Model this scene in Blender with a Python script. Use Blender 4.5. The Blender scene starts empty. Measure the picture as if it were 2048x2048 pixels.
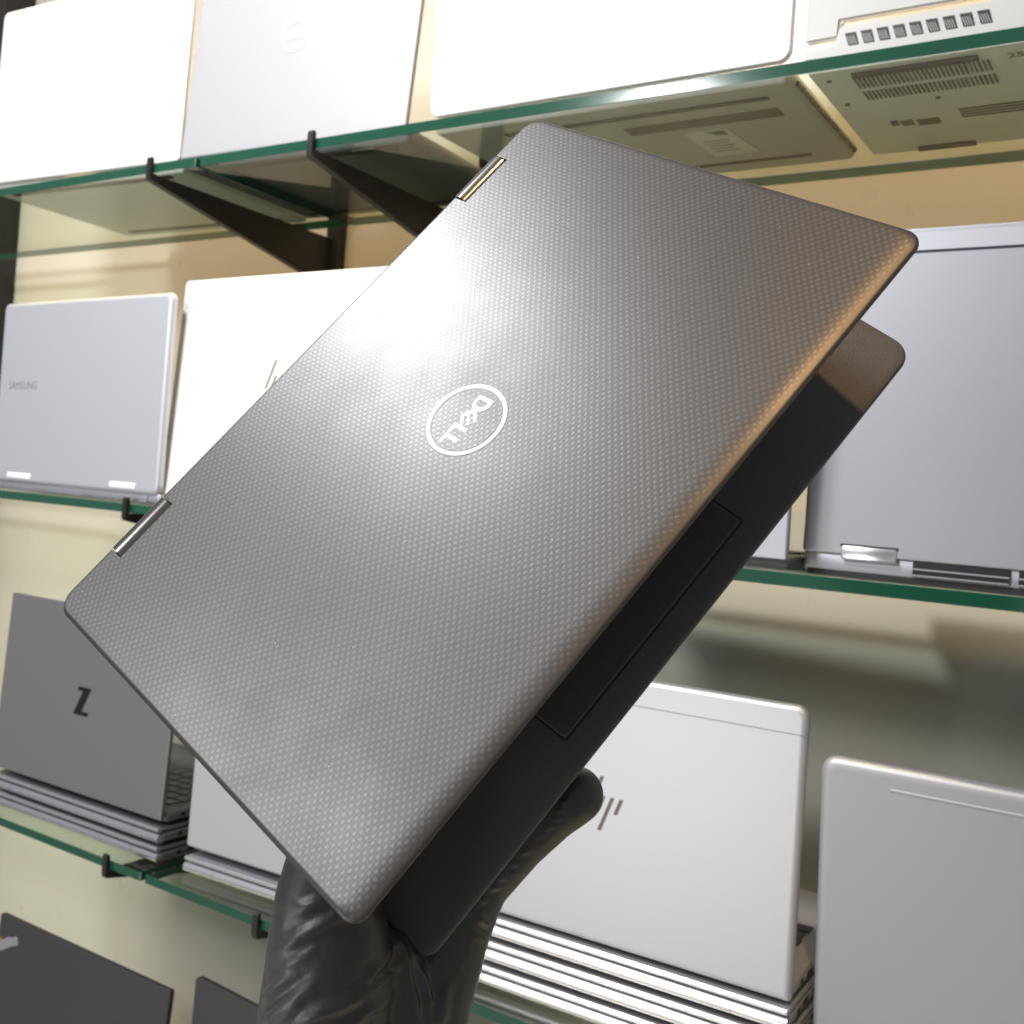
import bpy, bmesh, math, random
from mathutils import Vector, Matrix, noise
random.seed(4)
S = bpy.context.scene
COL = S.collection
D = bpy.data
ZC = 1.45                                   # height of the camera above the floor
def V(x, y, z): return Vector((x, y, z + ZC))
R = math.radians

# ------------------------------------------------------------------ camera
cd = D.cameras.new('camera'); cam = D.objects.new('camera', cd); COL.objects.link(cam)
cr = ((0.83668219, 0.54191575, 0.07931102), (0.07172283, 0.03515013, -0.99680505), (-0.54297214, 0.83969744, -0.00945825))
cam.matrix_world = Matrix(((cr[0][0], -cr[1][0], -cr[2][0], 0), (cr[0][1], -cr[1][1], -cr[2][1], 0),
                           (cr[0][2], -cr[1][2], -cr[2][2], ZC), (0, 0, 0, 1)))
cd.sensor_width = 36; cd.lens = 36 * 2150 / 2048
cd.clip_start = 0.02; cd.clip_end = 50
cd.dof.use_dof = True; cd.dof.focus_distance = 0.44; cd.dof.aperture_fstop = 22
S.camera = cam

# ------------------------------------------------------------------ light
w = D.worlds.new('World'); S.world = w; w.use_nodes = True
w.node_tree.nodes['Background'].inputs[0].default_value = (0.95, 0.97, 1.0, 1)
w.node_tree.nodes['Background'].inputs[1].default_value = 0.28
def area(name, loc, target, power, col, sx, sy=None, shape='DISK', spread=180):
    l = D.lights.new(name, 'AREA'); l.energy = power; l.color = col; l.shape = shape; l.size = sx; l.spread = R(spread)
    if sy: l.size_y = sy
    o = D.objects.new(name, l); COL.objects.link(o); o.location = V(*loc)
    o.rotation_euler = (V(*target) - o.location).to_track_quat('-Z', 'Y').to_euler()
    return o
area('ceiling_panel_light', (-0.92, 0.0, 1.05), (-0.8, 0.4, 0.0), 20, (0.95, 0.97, 1.0), 0.22)
area('ceiling_panel_light', (-1.4, -1.3, 1.05), (-0.5, 0.9, -0.3), 27, (0.97, 0.98, 1.0), 0.40)
sl = D.lights.new('warm_spot_light', 'SPOT'); sl.energy = 42; sl.color = (1.0, 0.58, 0.24); sl.shadow_soft_size = 0.02; sl.spot_size = R(30); sl.spot_blend = 0.6
so = D.objects.new('warm_spot_light', sl); COL.objects.link(so); so.location = V(0.12, -0.205, 1.1)
so.rotation_euler = (V(-0.17, 0.36, 0.0) - so.location).to_track_quat('-Z', 'Y').to_euler()
area('warm_strip_light', (-0.6, 0.82, 1.7), (-0.6, 0.92, 0.2), 17, (1.0, 0.66, 0.30), 2.8, 0.03, 'RECTANGLE', 34)
area('low_fill_light', (-1.0, -1.0, -0.75), (-0.5, 0.95, 0.1), 8, (1.0, 0.98, 0.95), 0.9)  # added fill from low in front, lifts undersides and lower rows; no real fixture
S.view_settings.view_transform = 'Standard'; S.view_settings.look = 'None'
S.view_settings.exposure = 0; S.view_settings.gamma = 1
S.render.engine = 'CYCLES'
cy = S.cycles
cy.use_denoising = True; cy.max_bounces = 10; cy.transparent_max_bounces = 24; cy.glossy_bounces = 5
cy.caustics_reflective = False; cy.caustics_refractive = False

# ------------------------------------------------------------------ materials
def mat(name, col, rough=0.5, metal=0.0, spec=0.5, coat=0.0, coat_r=0.1, grain=0.0, gscale=400, bump=0.0, bscale=600, rvar=0.0):
    m = D.materials.new(name); m.use_nodes = True
    nt = m.node_tree; b = nt.nodes['Principled BSDF']
    b.inputs['Base Color'].default_value = (*col, 1); b.inputs['Roughness'].default_value = rough
    b.inputs['Metallic'].default_value = metal; b.inputs['Specular IOR Level'].default_value = spec
    b.inputs['Coat Weight'].default_value = coat; b.inputs['Coat Roughness'].default_value = coat_r
    tc = nt.nodes.new('ShaderNodeTexCoord')
    if grain:
        n = nt.nodes.new('ShaderNodeTexNoise'); n.inputs['Scale'].default_value = gscale; n.inputs['Detail'].default_value = 3
        nt.links.new(tc.outputs['Object'], n.inputs['Vector'])
        r = nt.nodes.new('ShaderNodeMix'); r.data_type = 'RGBA'
        r.inputs['A'].default_value = (*[c * (1 - grain) for c in col], 1); r.inputs['B'].default_value = (*[min(1, c * (1 + grain)) for c in col], 1)
        nt.links.new(n.outputs['Fac'], r.inputs['Factor']); nt.links.new(r.outputs['Result'], b.inputs['Base Color'])
    if rvar:
        n = nt.nodes.new('ShaderNodeTexNoise'); n.inputs['Scale'].default_value = 14; n.inputs['Detail'].default_value = 4
        nt.links.new(tc.outputs['Object'], n.inputs['Vector'])
        mr = nt.nodes.new('ShaderNodeMapRange'); mr.inputs['From Min'].default_value = 0.3; mr.inputs['From Max'].default_value = 0.7
        mr.inputs['To Min'].default_value = rough - rvar; mr.inputs['To Max'].default_value = rough + rvar
        nt.links.new(n.outputs['Fac'], mr.inputs['Value']); nt.links.new(mr.outputs['Result'], b.inputs['Roughness'])
    if bump:
        n = nt.nodes.new('ShaderNodeTexNoise'); n.inputs['Scale'].default_value = bscale; n.inputs['Detail'].default_value = 4
        nt.links.new(tc.outputs['Object'], n.inputs['Vector'])
        bp = nt.nodes.new('ShaderNodeBump'); bp.inputs['Strength'].default_value = bump; bp.inputs['Distance'].default_value = 0.0005
        nt.links.new(n.outputs['Fac'], bp.inputs['Height']); nt.links.new(bp.outputs['Normal'], b.inputs['Normal'])
    return m

M = {}
M['wall'] = mat('cream laminate', (0.61, 0.59, 0.50), 0.32, spec=0.5, grain=0.05, gscale=6, rvar=0.05)
M['black_metal'] = mat('black powder coat', (0.012, 0.011, 0.012), 0.45, grain=0.3, gscale=900, bump=0.3, bscale=1500)
M['pale_lid'] = mat('pale brushed aluminium', (0.365, 0.37, 0.395), 0.56, metal=0.3, grain=0.03, gscale=2500)
M['neutral_grey'] = mat('mid grey aluminium', (0.40, 0.41, 0.44), 0.46, metal=0.5, grain=0.03, gscale=2500)
M['slate_pale'] = mat('pale blue grey band', (0.47, 0.47, 0.50), 0.46, metal=0.4, grain=0.03, gscale=2500)
M['slate'] = mat('blue grey aluminium', (0.375, 0.375, 0.40), 0.46, metal=0.5, grain=0.03, gscale=2500)
M['silver'] = mat('silver aluminium', (0.53, 0.545, 0.575), 0.45, metal=0.6, grain=0.03, gscale=2500)
M['silver_blue'] = mat('pale silver paint', (0.62, 0.625, 0.66), 0.47, metal=0.6, grain=0.03, gscale=2500)
M['white_lid'] = mat('pale white aluminium', (0.86, 0.86, 0.86), 0.42, metal=0.15, grain=0.02, gscale=2500)
M['lilac'] = mat('grey aluminium', (0.46, 0.46, 0.50), 0.46, metal=0.6, grain=0.04, gscale=2500)
M['grey_lid'] = mat('dark grey aluminium', (0.20, 0.19, 0.195), 0.42, metal=0.4, grain=0.05, gscale=2500)
M['warm_grey'] = mat('warm grey aluminium', (0.48, 0.46, 0.47), 0.42, metal=0.3, grain=0.03, gscale=2500)
M['cream_plastic'] = mat('off white plastic', (0.58, 0.56, 0.52), 0.45, grain=0.02, gscale=1500)
M['bottom_dark'] = mat('dark grey base cover', (0.10, 0.11, 0.12), 0.55, grain=0.1, gscale=1500)
M['bottom_grey'] = mat('grey base cover', (0.40, 0.39, 0.36), 0.5, grain=0.05, gscale=1500)
M['bottom_pale'] = mat('pale base cover', (0.70, 0.70, 0.66), 0.5, grain=0.03, gscale=1500)
M['dark_lid'] = mat('charcoal lid', (0.035, 0.034, 0.036), 0.55, grain=0.35, gscale=1400, bump=0.35, bscale=1800)
M['chrome'] = mat('polished dark metal', (0.27, 0.255, 0.24), 0.2, metal=1.0)
M['steel'] = mat('bright satin metal', (0.80, 0.80, 0.82), 0.25, metal=0.85)
M['steel_grey'] = mat('grey satin metal', (0.66, 0.65, 0.70), 0.26, metal=0.85)
M['rubber'] = mat('black rubber', (0.02, 0.02, 0.02), 0.7)
M['port'] = mat('dark port', (0.008, 0.008, 0.009), 0.5)
M['key'] = mat('grey key', (0.055, 0.055, 0.06), 0.5)
M['key_pale'] = mat('silver key', (0.30, 0.30, 0.30), 0.45)
M['screen'] = mat('black screen glass', (0.006, 0.006, 0.007), 0.12)
M['logo_dark'] = mat('dark mirror inlay', (0.085, 0.072, 0.06), 0.3, metal=0.3)
M['logo_olive'] = mat('olive mirror inlay', (0.30, 0.29, 0.22), 0.3, metal=0.3)
M['logo_black'] = mat('black inlay', (0.006, 0.006, 0.006), 0.2)
M['logo_grey'] = mat('grey print', (0.20, 0.20, 0.21), 0.5)
M['logo_white'] = mat('white metal inlay', (0.74, 0.74, 0.74), 0.5, metal=0.0, spec=0.3)
M['logo_pale'] = mat('pale inlay', (0.88, 0.88, 0.90), 0.12, metal=0.3)
M['label'] = mat('paper label', (0.62, 0.62, 0.55), 0.6, grain=0.12, gscale=300)
M['ink'] = mat('ink', (0.06, 0.06, 0.06), 0.6)
M['red'] = mat('orange red print', (0.36, 0.12, 0.06), 0.4)
M['soft_black'] = mat('soft black palm rest', (0.025, 0.024, 0.025), 0.43, spec=1.0, grain=0.4, gscale=2200, bump=0.8, bscale=2600)
M['soft_black2'] = mat('black touchpad', (0.017, 0.017, 0.019), 0.42, spec=0.85, grain=0.3, gscale=2400, bump=0.6, bscale=2600)
M['edge_dark'] = mat('dark rim', (0.045, 0.042, 0.04), 0.35, metal=0.4)
M['glove'] = mat('black nitrile', (0.022, 0.022, 0.024), 0.42, spec=0.65, grain=0.2, gscale=700, bump=0.3, bscale=420, rvar=0.07)

def glass_material():
    m = D.materials.new('clear glass'); m.use_nodes = True; nt = m.node_tree; nt.nodes.clear()
    o = nt.nodes.new('ShaderNodeOutputMaterial'); t = nt.nodes.new('ShaderNodeBsdfTransparent'); g = nt.nodes.new('ShaderNodeBsdfGlossy')
    f = nt.nodes.new('ShaderNodeFresnel'); mx = nt.nodes.new('ShaderNodeMixShader')
    t.inputs['Color'].default_value = (0.90, 0.945, 0.90, 1); g.inputs['Roughness'].default_value = 0.015
    f.inputs['IOR'].default_value = 1.5
    ge = nt.nodes.new('ShaderNodeNewGeometry'); sb = nt.nodes.new('ShaderNodeMath'); sb.operation = 'SUBTRACT'; sb.inputs[0].default_value = 1
    ml = nt.nodes.new('ShaderNodeMath'); ml.operation = 'MULTIPLY'
    nt.links.new(ge.outputs['Backfacing'], sb.inputs[1]); nt.links.new(f.outputs[0], ml.inputs[0]); nt.links.new(sb.outputs[0], ml.inputs[1])
    nt.links.new(ml.outputs[0], mx.inputs[0]); nt.links.new(t.outputs[0], mx.inputs[1]); nt.links.new(g.outputs[0], mx.inputs[2])
    nt.links.new(mx.outputs[0], o.inputs['Surface'])
    return m
M['glass'] = glass_material()
M['glass_edge'] = mat('green glass edge', (0.008, 0.066, 0.036), 0.10, spec=0.9)

def weave_material():
    m = D.materials.new('woven carbon lid'); m.use_nodes = True; nt = m.node_tree; b = nt.nodes['Principled BSDF']
    L = nt.links.new
    def val(x):
        return x
    def op(kind, a, b_=None, c_=None):
        n = nt.nodes.new('ShaderNodeMath'); n.operation = kind
        for i, x in enumerate((a, b_, c_)):
            if x is None: continue
            if isinstance(x, (int, float)): n.inputs[i].default_value = x
            else: L(x, n.inputs[i])
        return n.outputs[0]
    tc = nt.nodes.new('ShaderNodeTexCoord'); sx = nt.nodes.new('ShaderNodeSeparateXYZ')
    wob = nt.nodes.new('ShaderNodeTexNoise'); wob.inputs['Scale'].default_value = 55; wob.inputs['Detail'].default_value = 1
    L(tc.outputs['Object'], wob.inputs['Vector'])
    mx = nt.nodes.new('ShaderNodeVectorMath'); mx.operation = 'MULTIPLY_ADD'
    L(wob.outputs['Color'], mx.inputs[0]); mx.inputs[1].default_value = (0.0007, 0.0007, 0); L(tc.outputs['Object'], mx.inputs[2])
    L(mx.outputs[0], sx.inputs[0])
    X = op('DIVIDE', sx.outputs[0], 0.00178); Y = op('DIVIDE', sx.outputs[1], 0.00150)
    fx = op('SUBTRACT', op('FRACT', X), 0.5); fy = op('SUBTRACT', op('FRACT', Y), 0.5)
    par = op('FLOORED_MODULO', op('ADD', op('FLOOR', X), op('FLOOR', Y)), 2.0)
    def thread(a, c):     # runs along a, crowned across c
        crown = op('SUBTRACT', 1.0, op('POWER', op('ABSOLUTE', op('MULTIPLY', c, 1.95)), 4.0))
        arch = op('SUBTRACT', 1.0, op('POWER', op('ABSOLUTE', op('MULTIPLY', a, 1.9)), 3.0))
        return op('MULTIPLY', crown, arch)
    h1 = thread(fx, fy); h2 = op('MULTIPLY', thread(fy, fx), 0.42)
    hm = op('ADD', op('MULTIPLY', h1, op('SUBTRACT', 1.0, par)), op('MULTIPLY', h2, par))
    # the relief fades out in the last millimetres before the rim
    W_, H_ = 0.305, 0.20314
    e = op('MINIMUM', op('MINIMUM', sx.outputs[0], op('SUBTRACT', W_, sx.outputs[0])), op('MINIMUM', sx.outputs[1], op('SUBTRACT', H_, sx.outputs[1])))
    fade = op('SMOOTH_MIN', 1.0, op('MAXIMUM', op('DIVIDE', op('SUBTRACT', e, 0.0008), 0.003), 0.0), 0.2)
    hh = op('MULTIPLY', hm, fade)
    bp = nt.nodes.new('ShaderNodeBump'); bp.inputs['Strength'].default_value = 0.32; bp.inputs['Distance'].default_value = 0.00009
    L(hh, bp.inputs['Height']); L(bp.outputs['Normal'], b.inputs['Normal'])
    # base colour: crowns of the threads a little paler than the joints, plus handling smudges
    n2 = nt.nodes.new('ShaderNodeTexNoise'); n2.inputs['Scale'].default_value = 16; n2.inputs['Detail'].default_value = 5; n2.inputs['Roughness'].default_value = 0.6
    L(tc.outputs['Object'], n2.inputs['Vector'])
    sm = nt.nodes.new('ShaderNodeMapRange'); sm.inputs['From Min'].default_value = 0.35; sm.inputs['From Max'].default_value = 0.65
    sm.inputs['To Min'].default_value = 0.62; sm.inputs['To Max'].default_value = 1.15
    L(n2.outputs['Fac'], sm.inputs['Value'])
    k = op('MULTIPLY', op('MULTIPLY_ADD', op('MULTIPLY', hh, op('SUBTRACT', 1.0, op('MULTIPLY', par, 0.85))), 0.54, 0.58), sm.outputs[0])
    cc = nt.nodes.new('ShaderNodeMix'); cc.data_type = 'RGBA'; cc.inputs['A'].default_value = (0, 0, 0, 1); cc.inputs['B'].default_value = (0.046, 0.044, 0.044, 1)
    vo = nt.nodes.new('ShaderNodeTexVoronoi'); vo.inputs['Scale'].default_value = 170; L(tc.outputs['Object'], vo.inputs['Vector'])
    vs = nt.nodes.new('ShaderNodeSeparateXYZ'); L(vo.outputs['Color'], vs.inputs[0])
    speck = op('MULTIPLY', op('LESS_THAN', vo.outputs['Distance'], 0.05), op('GREATER_THAN', vs.outputs[0], 0.82))
    dc = nt.nodes.new('ShaderNodeMix'); dc.data_type = 'RGBA'; L(speck, dc.inputs['Factor']); dc.inputs['B'].default_value = (0.24, 0.235, 0.225, 1)
    L(k, cc.inputs['Factor']); L(cc.outputs['Result'], dc.inputs['A']); L(dc.outputs['Result'], b.inputs['Base Color'])
    rr = nt.nodes.new('ShaderNodeMapRange'); rr.inputs['From Min'].default_value = 0.35; rr.inputs['From Max'].default_value = 0.65
    rr.inputs['To Min'].default_value = 0.435; rr.inputs['To Max'].default_value = 0.375
    L(n2.outputs['Fac'], rr.inputs['Value']); L(rr.outputs['Result'], b.inputs['Roughness'])
    # crevice shade put into the specular level: joints dimmer than the crowns
    L(op('MULTIPLY_ADD', op('MULTIPLY', hh, op('SUBTRACT', 1.0, op('MULTIPLY', par, 0.5))), 0.20, 0.58), b.inputs['Specular IOR Level'])
    return m
M['weave'] = weave_material()

# ------------------------------------------------------------------ helpers
def link(name, bm, material, parent=None, loc=None, rot=None, smooth=35, mats=None):
    me = D.meshes.new(name); bm.normal_update(); bm.to_mesh(me); bm.free()
    for mm in (mats or [material]): me.materials.append(mm)
    if smooth:
        me.polygons.foreach_set('use_smooth', [True] * len(me.polygons)); me.set_sharp_from_angle(angle=R(smooth))
    o = D.objects.new(name, me); COL.objects.link(o)
    if parent: o.parent = parent
    if loc is not None: o.location = loc
    if rot is not None: o.rotation_euler = rot
    return o
def thing(name, label, cat, loc, rz=0.0, group=None):
    o = D.objects.new(name, None); COL.objects.link(o); o.location = loc; o.rotation_euler = (0, 0, rz); o.empty_display_size = 0.02
    o['label'] = label; o['category'] = cat
    if group: o['group'] = group
    return o
def tag(o, label, cat, group=None):
    o['label'] = label; o['category'] = cat
    if group: o['group'] = group
    return o
def box(bm, x0, x1, y0, y1, z0, z1, bev=0.0, mi=0):
    vs = [bm.verts.new((x, y, z)) for x in (x0, x1) for y in (y0, y1) for z in (z0, z1)]
    fs = [bm.faces.new([vs[i] for i in q]) for q in ((0, 1, 3, 2), (4, 6, 7, 5), (0, 4, 5, 1), (2, 3, 7, 6), (0, 2, 6, 4), (1, 5, 7, 3))]
    for f in fs: f.material_index = mi
    if bev:
        bmesh.ops.bevel(bm, geom=list({e for f in fs for e in f.edges}), offset=bev, segments=2, affect='EDGES', profile=0.5)
    return fs
def rrect(W, H, rad, inset, n=8):
    """outline of a rounded rectangle, corners in order (0,0) (W,0) (W,H) (0,H)"""
    pts = []
    for (cx, cyy, a0), r in zip(((0, 0, 180), (W, 0, 270), (W, H, 0), (0, H, 90)), rad):
        sx = 1 if cx == 0 else -1; sy = 1 if cyy == 0 else -1
        r2 = max(r - inset, 0.0002)
        ox = cx + sx * (inset + r2); oy = cyy + sy * (inset + r2)
        for i in range(n + 1):
            a = R(a0 + 90 * i / n); pts.append((ox + r2 * math.cos(a), oy + r2 * math.sin(a)))
    return pts
def rslab(W, H, rad, prof, place, n=8):
    """rounded slab: prof = [(inset, depth)...], place(a, b, depth) -> point"""
    bm = bmesh.new(); rings = []
    for ins, dep in prof:
        rings.append([bm.verts.new(place(a, b, dep)) for a, b in rrect(W, H, rad, ins, n)])
    for r0, r1 in zip(rings, rings[1:]):
        k = len(r0)
        for i in range(k): bm.faces.new((r0[i], r0[(i + 1) % k], r1[(i + 1) % k], r1[i]))
    bm.faces.new(rings[0][::-1]); bm.faces.new(rings[-1])
    bmesh.ops.recalc_face_normals(bm, faces=bm.faces)
    return bm
def prof(t, b0, b1=0.0006, n=4):
    p = [(b0 + 0.0012, 0.0)]
    for i in range(n + 1):
        a = math.pi / 2 * i / n; p.append((b0 * (1 - math.sin(a)), b0 * (1 - math.cos(a))))
    p += [(0, t - b1), (b1 * 0.3, t - b1 * 0.3), (b1, t), (b1 + 0.0008, t)]
    return p
def prism(bm, pts, z0, z1, place):
    a = [bm.verts.new(place(x, y, z0)) for x, y in pts]; b = [bm.verts.new(place(x, y, z1)) for x, y in pts]
    bm.faces.new(a[::-1]); bm.faces.new(b); k = len(pts)
    for i in range(k): bm.faces.new((a[i], a[(i + 1) % k], b[(i + 1) % k], b[i]))
def tube(bm, p0, p1, r, n=14, cap=True):
    p0 = Vector(p0); p1 = Vector(p1); d = (p1 - p0).normalized()
    u = d.orthogonal().normalized(); v = d.cross(u)
    ra = []; 
    for p in (p0, p1): ra.append([bm.verts.new(p + r * (math.cos(2 * math.pi * i / n) * u + math.sin(2 * math.pi * i / n) * v)) for i in range(n)])
    for i in range(n): bm.faces.new((ra[0][i], ra[0][(i + 1) % n], ra[1][(i + 1) % n], ra[1][i]))
    if cap: bm.faces.new(ra[0][::-1]); bm.faces.new(ra[1])
def text_bm(s, size, place, depth=0.0002):
    c = D.curves.new('lettering', 'FONT'); c.body = s; c.size = size; c.align_x = 'CENTER'; c.align_y = 'CENTER'; c.extrude = depth / 2; c.resolution_u = 3
    o = D.objects.new('lettering', c); COL.objects.link(o)
    dg = bpy.context.evaluated_depsgraph_get(); me = D.meshes.new_from_object(o.evaluated_get(dg))
    bm = bmesh.new(); bm.from_mesh(me)
    for vv in bm.verts: vv.co = place(vv.co.x, vv.co.y, vv.co.z)
    D.objects.remove(o); D.curves.remove(c); D.meshes.remove(me)
    return bm

# ------------------------------------------------------------------ setting: wall
YW = 1.118
bm = bmesh.new(); box(bm, -3.4, 2.2, YW, YW + 0.03, -ZC + 0.0, 1.6)
o = link('wall', bm, M['wall'], loc=(0, 0, ZC)); o['kind'] = 'structure'
bm = bmesh.new(); box(bm, -4, 3, -3.0, YW + 0.02, -0.04, 0)
o = link('floor', bm, mat('pale floor tile', (0.62, 0.60, 0.55), 0.35, grain=0.06, gscale=5)); o['kind'] = 'structure'

# shelves: panes of glass on black brackets hooked into wall uprights
ZS = {'top': 0.3544, 'middle': -0.0368, 'lower': -0.4464, 'bottom': -0.8300}
YF, YB, TH = 0.800, 1.056, 0.0108
XJ = -0.9685
def pane(x0, x1, key, label):
    bm = bmesh.new(); box(bm, x0, x1, YF, YB, -TH, 0, 0.0009, 0)
    for f in bm.faces: f.material_index = 0 if abs(f.normal.z) > 0.9 else 1
    bm.normal_update()
    for f in bm.faces: f.material_index = 0 if abs(f.normal.z) > 0.9 else 1
    o = link('glass_shelf', bm, None, loc=V(0, 0, ZS[key]), mats=[M['glass'], M['glass_edge']], smooth=0)
    tag(o, label, 'shelf', 'green edged glass shelves')
pane(-2.02, XJ - 0.0035, 'top', 'glass shelf pane under the blank white laptop at far left of the top row')
pane(XJ + 0.0035, 0.45, 'top', 'long glass shelf pane under the right part of the top row')
pane(-2.02, XJ - 0.0035, 'middle', 'glass shelf pane under the pale silver laptop lettered SAMSUNG')
pane(XJ + 0.0035, 0.45, 'middle', 'bright green edged glass pane under the wide grey laptop at middle right')
pane(-2.02, XJ - 0.0045, 'lower', 'glass shelf pane under the stack with the Z laptop')
pane(XJ + 0.0035, 0.45, 'lower', 'glass shelf pane under the silver stacks behind the gloved hand')
pane(-2.02, 0.45, 'bottom', 'lowest glass shelf pane under the two charcoal laptops')

def bracket_bm():
    bm = bmesh.new(); g = -TH - 0.0005
    pl = lambda x0, x1: (lambda a, b, c: Vector((x0 + c * (x1 - x0), a, b)))
    prism(bm, [(YF - 0.002, g), (YF - 0.002, g - 0.007), (1.100, g - 0.066), (1.100, g)], 0, 1, pl(-0.0018, 0.0018))
    # lower flange and hooked tip
    prism(bm, [(YF - 0.004, g - 0.0055), (YF - 0.004, g - 0.0085), (1.099, g - 0.068), (1.099, g - 0.065)], 0, 1, pl(-0.0042, 0.0042))
    out = [(YF - 0.0005, g), (YF - 0.0005, 0.0045), (YF - 0.0018, 0.0068), (YF - 0.0040, 0.0070), (YF - 0.0056, 0.0050), (YF - 0.0056, g - 0.004), (YF - 0.004, g - 0.0085), (YF + 0.004, g - 0.008), (YF + 0.004, g)]
    prism(bm, out, 0, 1, pl(-0.0036, 0.0036))
    bmesh.ops.recalc_face_normals(bm, faces=bm.faces)
    return bm
first = None
BL = {('top', 0): 'black bracket hooked on the top shelf edge left of the pane joint', ('top', 1): 'black bracket hooked on the top shelf edge right of the pane joint',
      ('middle', 0): 'black bracket hook on the middle shelf under the SAMSUNG laptop', ('middle', 1): 'black bracket of the middle shelf behind the raised woven laptop',
      ('lower', 0): 'black bracket hook on the lower shelf below the Z laptop stack', ('lower', 1): 'black bracket hook on the lower shelf just left of the gloved thumb'}
for key in ('top', 'middle', 'lower'):
    for i, x in enumerate(((-1.0457, -1.0428, -1.030)[('top', 'middle', 'lower').index(key)], (-0.7940, -0.790, -0.7865)[('top', 'middle', 'lower').index(key)])):
        if first is None: first = o = link('shelf_bracket', bracket_bm(), M['black_metal'], smooth=30)
        else: o = first.copy(); COL.objects.link(o)
        o.location = V(x, 0, ZS[key]); tag(o, BL[(key, i)], 'bracket', 'black shelf brackets')
for x, l in ((-1.0430, 'slotted black upright on the wall at the end of the left bracket'), (-0.7920, 'slotted black upright on the wall at the end of the right bracket')):
    bm = bmesh.new(); box(bm, -0.011, 0.011, 1.1005, YW - 0.0005, -1.2, 0.75, 0.001)
    for k in range(50):
        z = -1.1 + k * 0.035; box(bm, -0.0022, 0.0022, 1.0995, 1.1012, z, z + 0.016)
    tag(link('wall_upright', bm, M['black_metal'], loc=V(x, 0, 0), smooth=0), l, 'upright')
bm = bmesh.new(); box(bm, -0.16, 0.0, 1.06, YW - 0.0005, -1.2, 0.9, 0.002)
tag(link('cabinet_side_panel', bm, M['black_metal'], loc=V(-1.815, 0, 0), smooth=0), 'dark vertical panel at the far left end of the wall', 'panel')

# ------------------------------------------------------------------ laptops on the shelves
LG = 'laptops displayed on the glass shelves'
PT = 0.0034
def lid_parts(root, W, H, zl, tilt, lm, t=0.0055, rt=0.008, rb=0.004, b0=0.0015, band=0, screen=True):
    mt = M[lm] if isinstance(lm, str) else lm
    lid = link('lid', rslab(W, H, (rb, rb, rt, rt), prof(t, b0), lambda a, b, d: Vector((a, d, b))), mt, root, (0, 0, zl), (tilt, 0, 0))
    if screen:
        bm = bmesh.new(); box(bm, 0.006, W - 0.006, t + 0.0002, t + 0.0008, 0.012, H - 0.006)
        link('screen', bm, M['screen'], lid, smooth=0)
    return lid
def keyboard(root, W, dep, zt, km, single):
    x0, x1 = 0.018, W - 0.018; rows = 6; pitch = (x1 - x0) / 15
    kb = bmesh.new(); box(kb, 0, pitch - 0.0028, 0, 0.0150, 0, 0.0016, 0.0005)
    me = None
    if single:
        base = link('key', kb, M[km], root, smooth=0)
        proto = base
    else:
        kb.free(); kb = bmesh.new()
    for r in range(rows):
        for c in range(15):
            x = x0 + c * pitch + (0.0015 if r % 2 else 0); y = 0.030 + r * 0.0182
            if single:
                o = proto if (r == 0 and c == 0) else proto.copy()
                if o is not proto: COL.objects.link(o); o.parent = root
                o.location = (x, y, zt)
            else:
                box(kb, x, x + pitch - 0.0028, y, y + 0.0150, zt, zt + 0.0016)
    if not single:
        o = link('keyboard', kb, M[km], root, smooth=0)
def base_part(root, W, dep, z0, z1, bmname, y0=0.007, r=0.008, feet=True):
    b = link('base', rslab(W, dep, (0.004, 0.004, r, r), [(0.0035, 0), (0.003, 0), (0.001, 0.002), (0, 0.005), (0, z1 - z0 - 0.001), (0.0006, z1 - z0), (0.0016, z1 - z0)], lambda a, c, d: Vector((a, c + y0, z0 + d))), M[bmname], root)
    return b
def hinge_bars(root, W, zl, m, xs, hh=0.008, yo=-0.0012):
    for x0, x1 in xs:
        bm = bmesh.new(); box(bm, x0, x1, yo, 0.006, zl - 0.002, zl + hh, 0.0018); link('hinge', bm, M[m], root)

def laptop(p, zs, label, lm, basem, zl=None, dep=None, lid_kw=None, keys='joined', keym='key', name='laptop'):
    x, y, z, yaw, tilt, W, H = p
    root = thing(name, label, 'laptop', V(x, y, zs), R(yaw), LG)
    zl = z - zs
    dep = dep or H * 0.92
    lid = lid_parts(root, W, H, zl, R(tilt), lm, **(lid_kw or {}))
    return root, lid, W, H, zl, dep

def on_lid(lid_p, x, z, d): return Vector((x, -d, z))
def prism_logo(lid, polys, m, name='logo', d=0.0003, grow=0):
    for pl in polys:
        bm = bmesh.new(); prism(bm, pl, 0.0, d, lambda a, b, c: Vector((a, -c, b)))
        bmesh.ops.recalc_face_normals(bm, faces=bm.faces)
        o = link(name if len(polys) == 1 else name + '_stroke', bm, M[m], lid, smooth=0)
    return o
def slashes(cx, cz, s):
    """four slanted strokes of the maker's mark, s = x-height"""
    sl = 0.37; wd = 0.25 * s; gap = 0.60 * s; out = []
    for i, (z0, z1) in enumerate(((0, 2.2), (0, 1.0), (-1.18, 1.0), (0, 1.0))):
        xo = cx + (i - 1.5) * gap
        q = lambda zz, dx: (xo + dx + sl * zz * s, cz - 0.5 * s + zz * s)
        out.append([q(z0, -wd / 2), q(z0, wd / 2), q(z1, wd / 2), q(z1, -wd / 2)])
    return out
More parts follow.
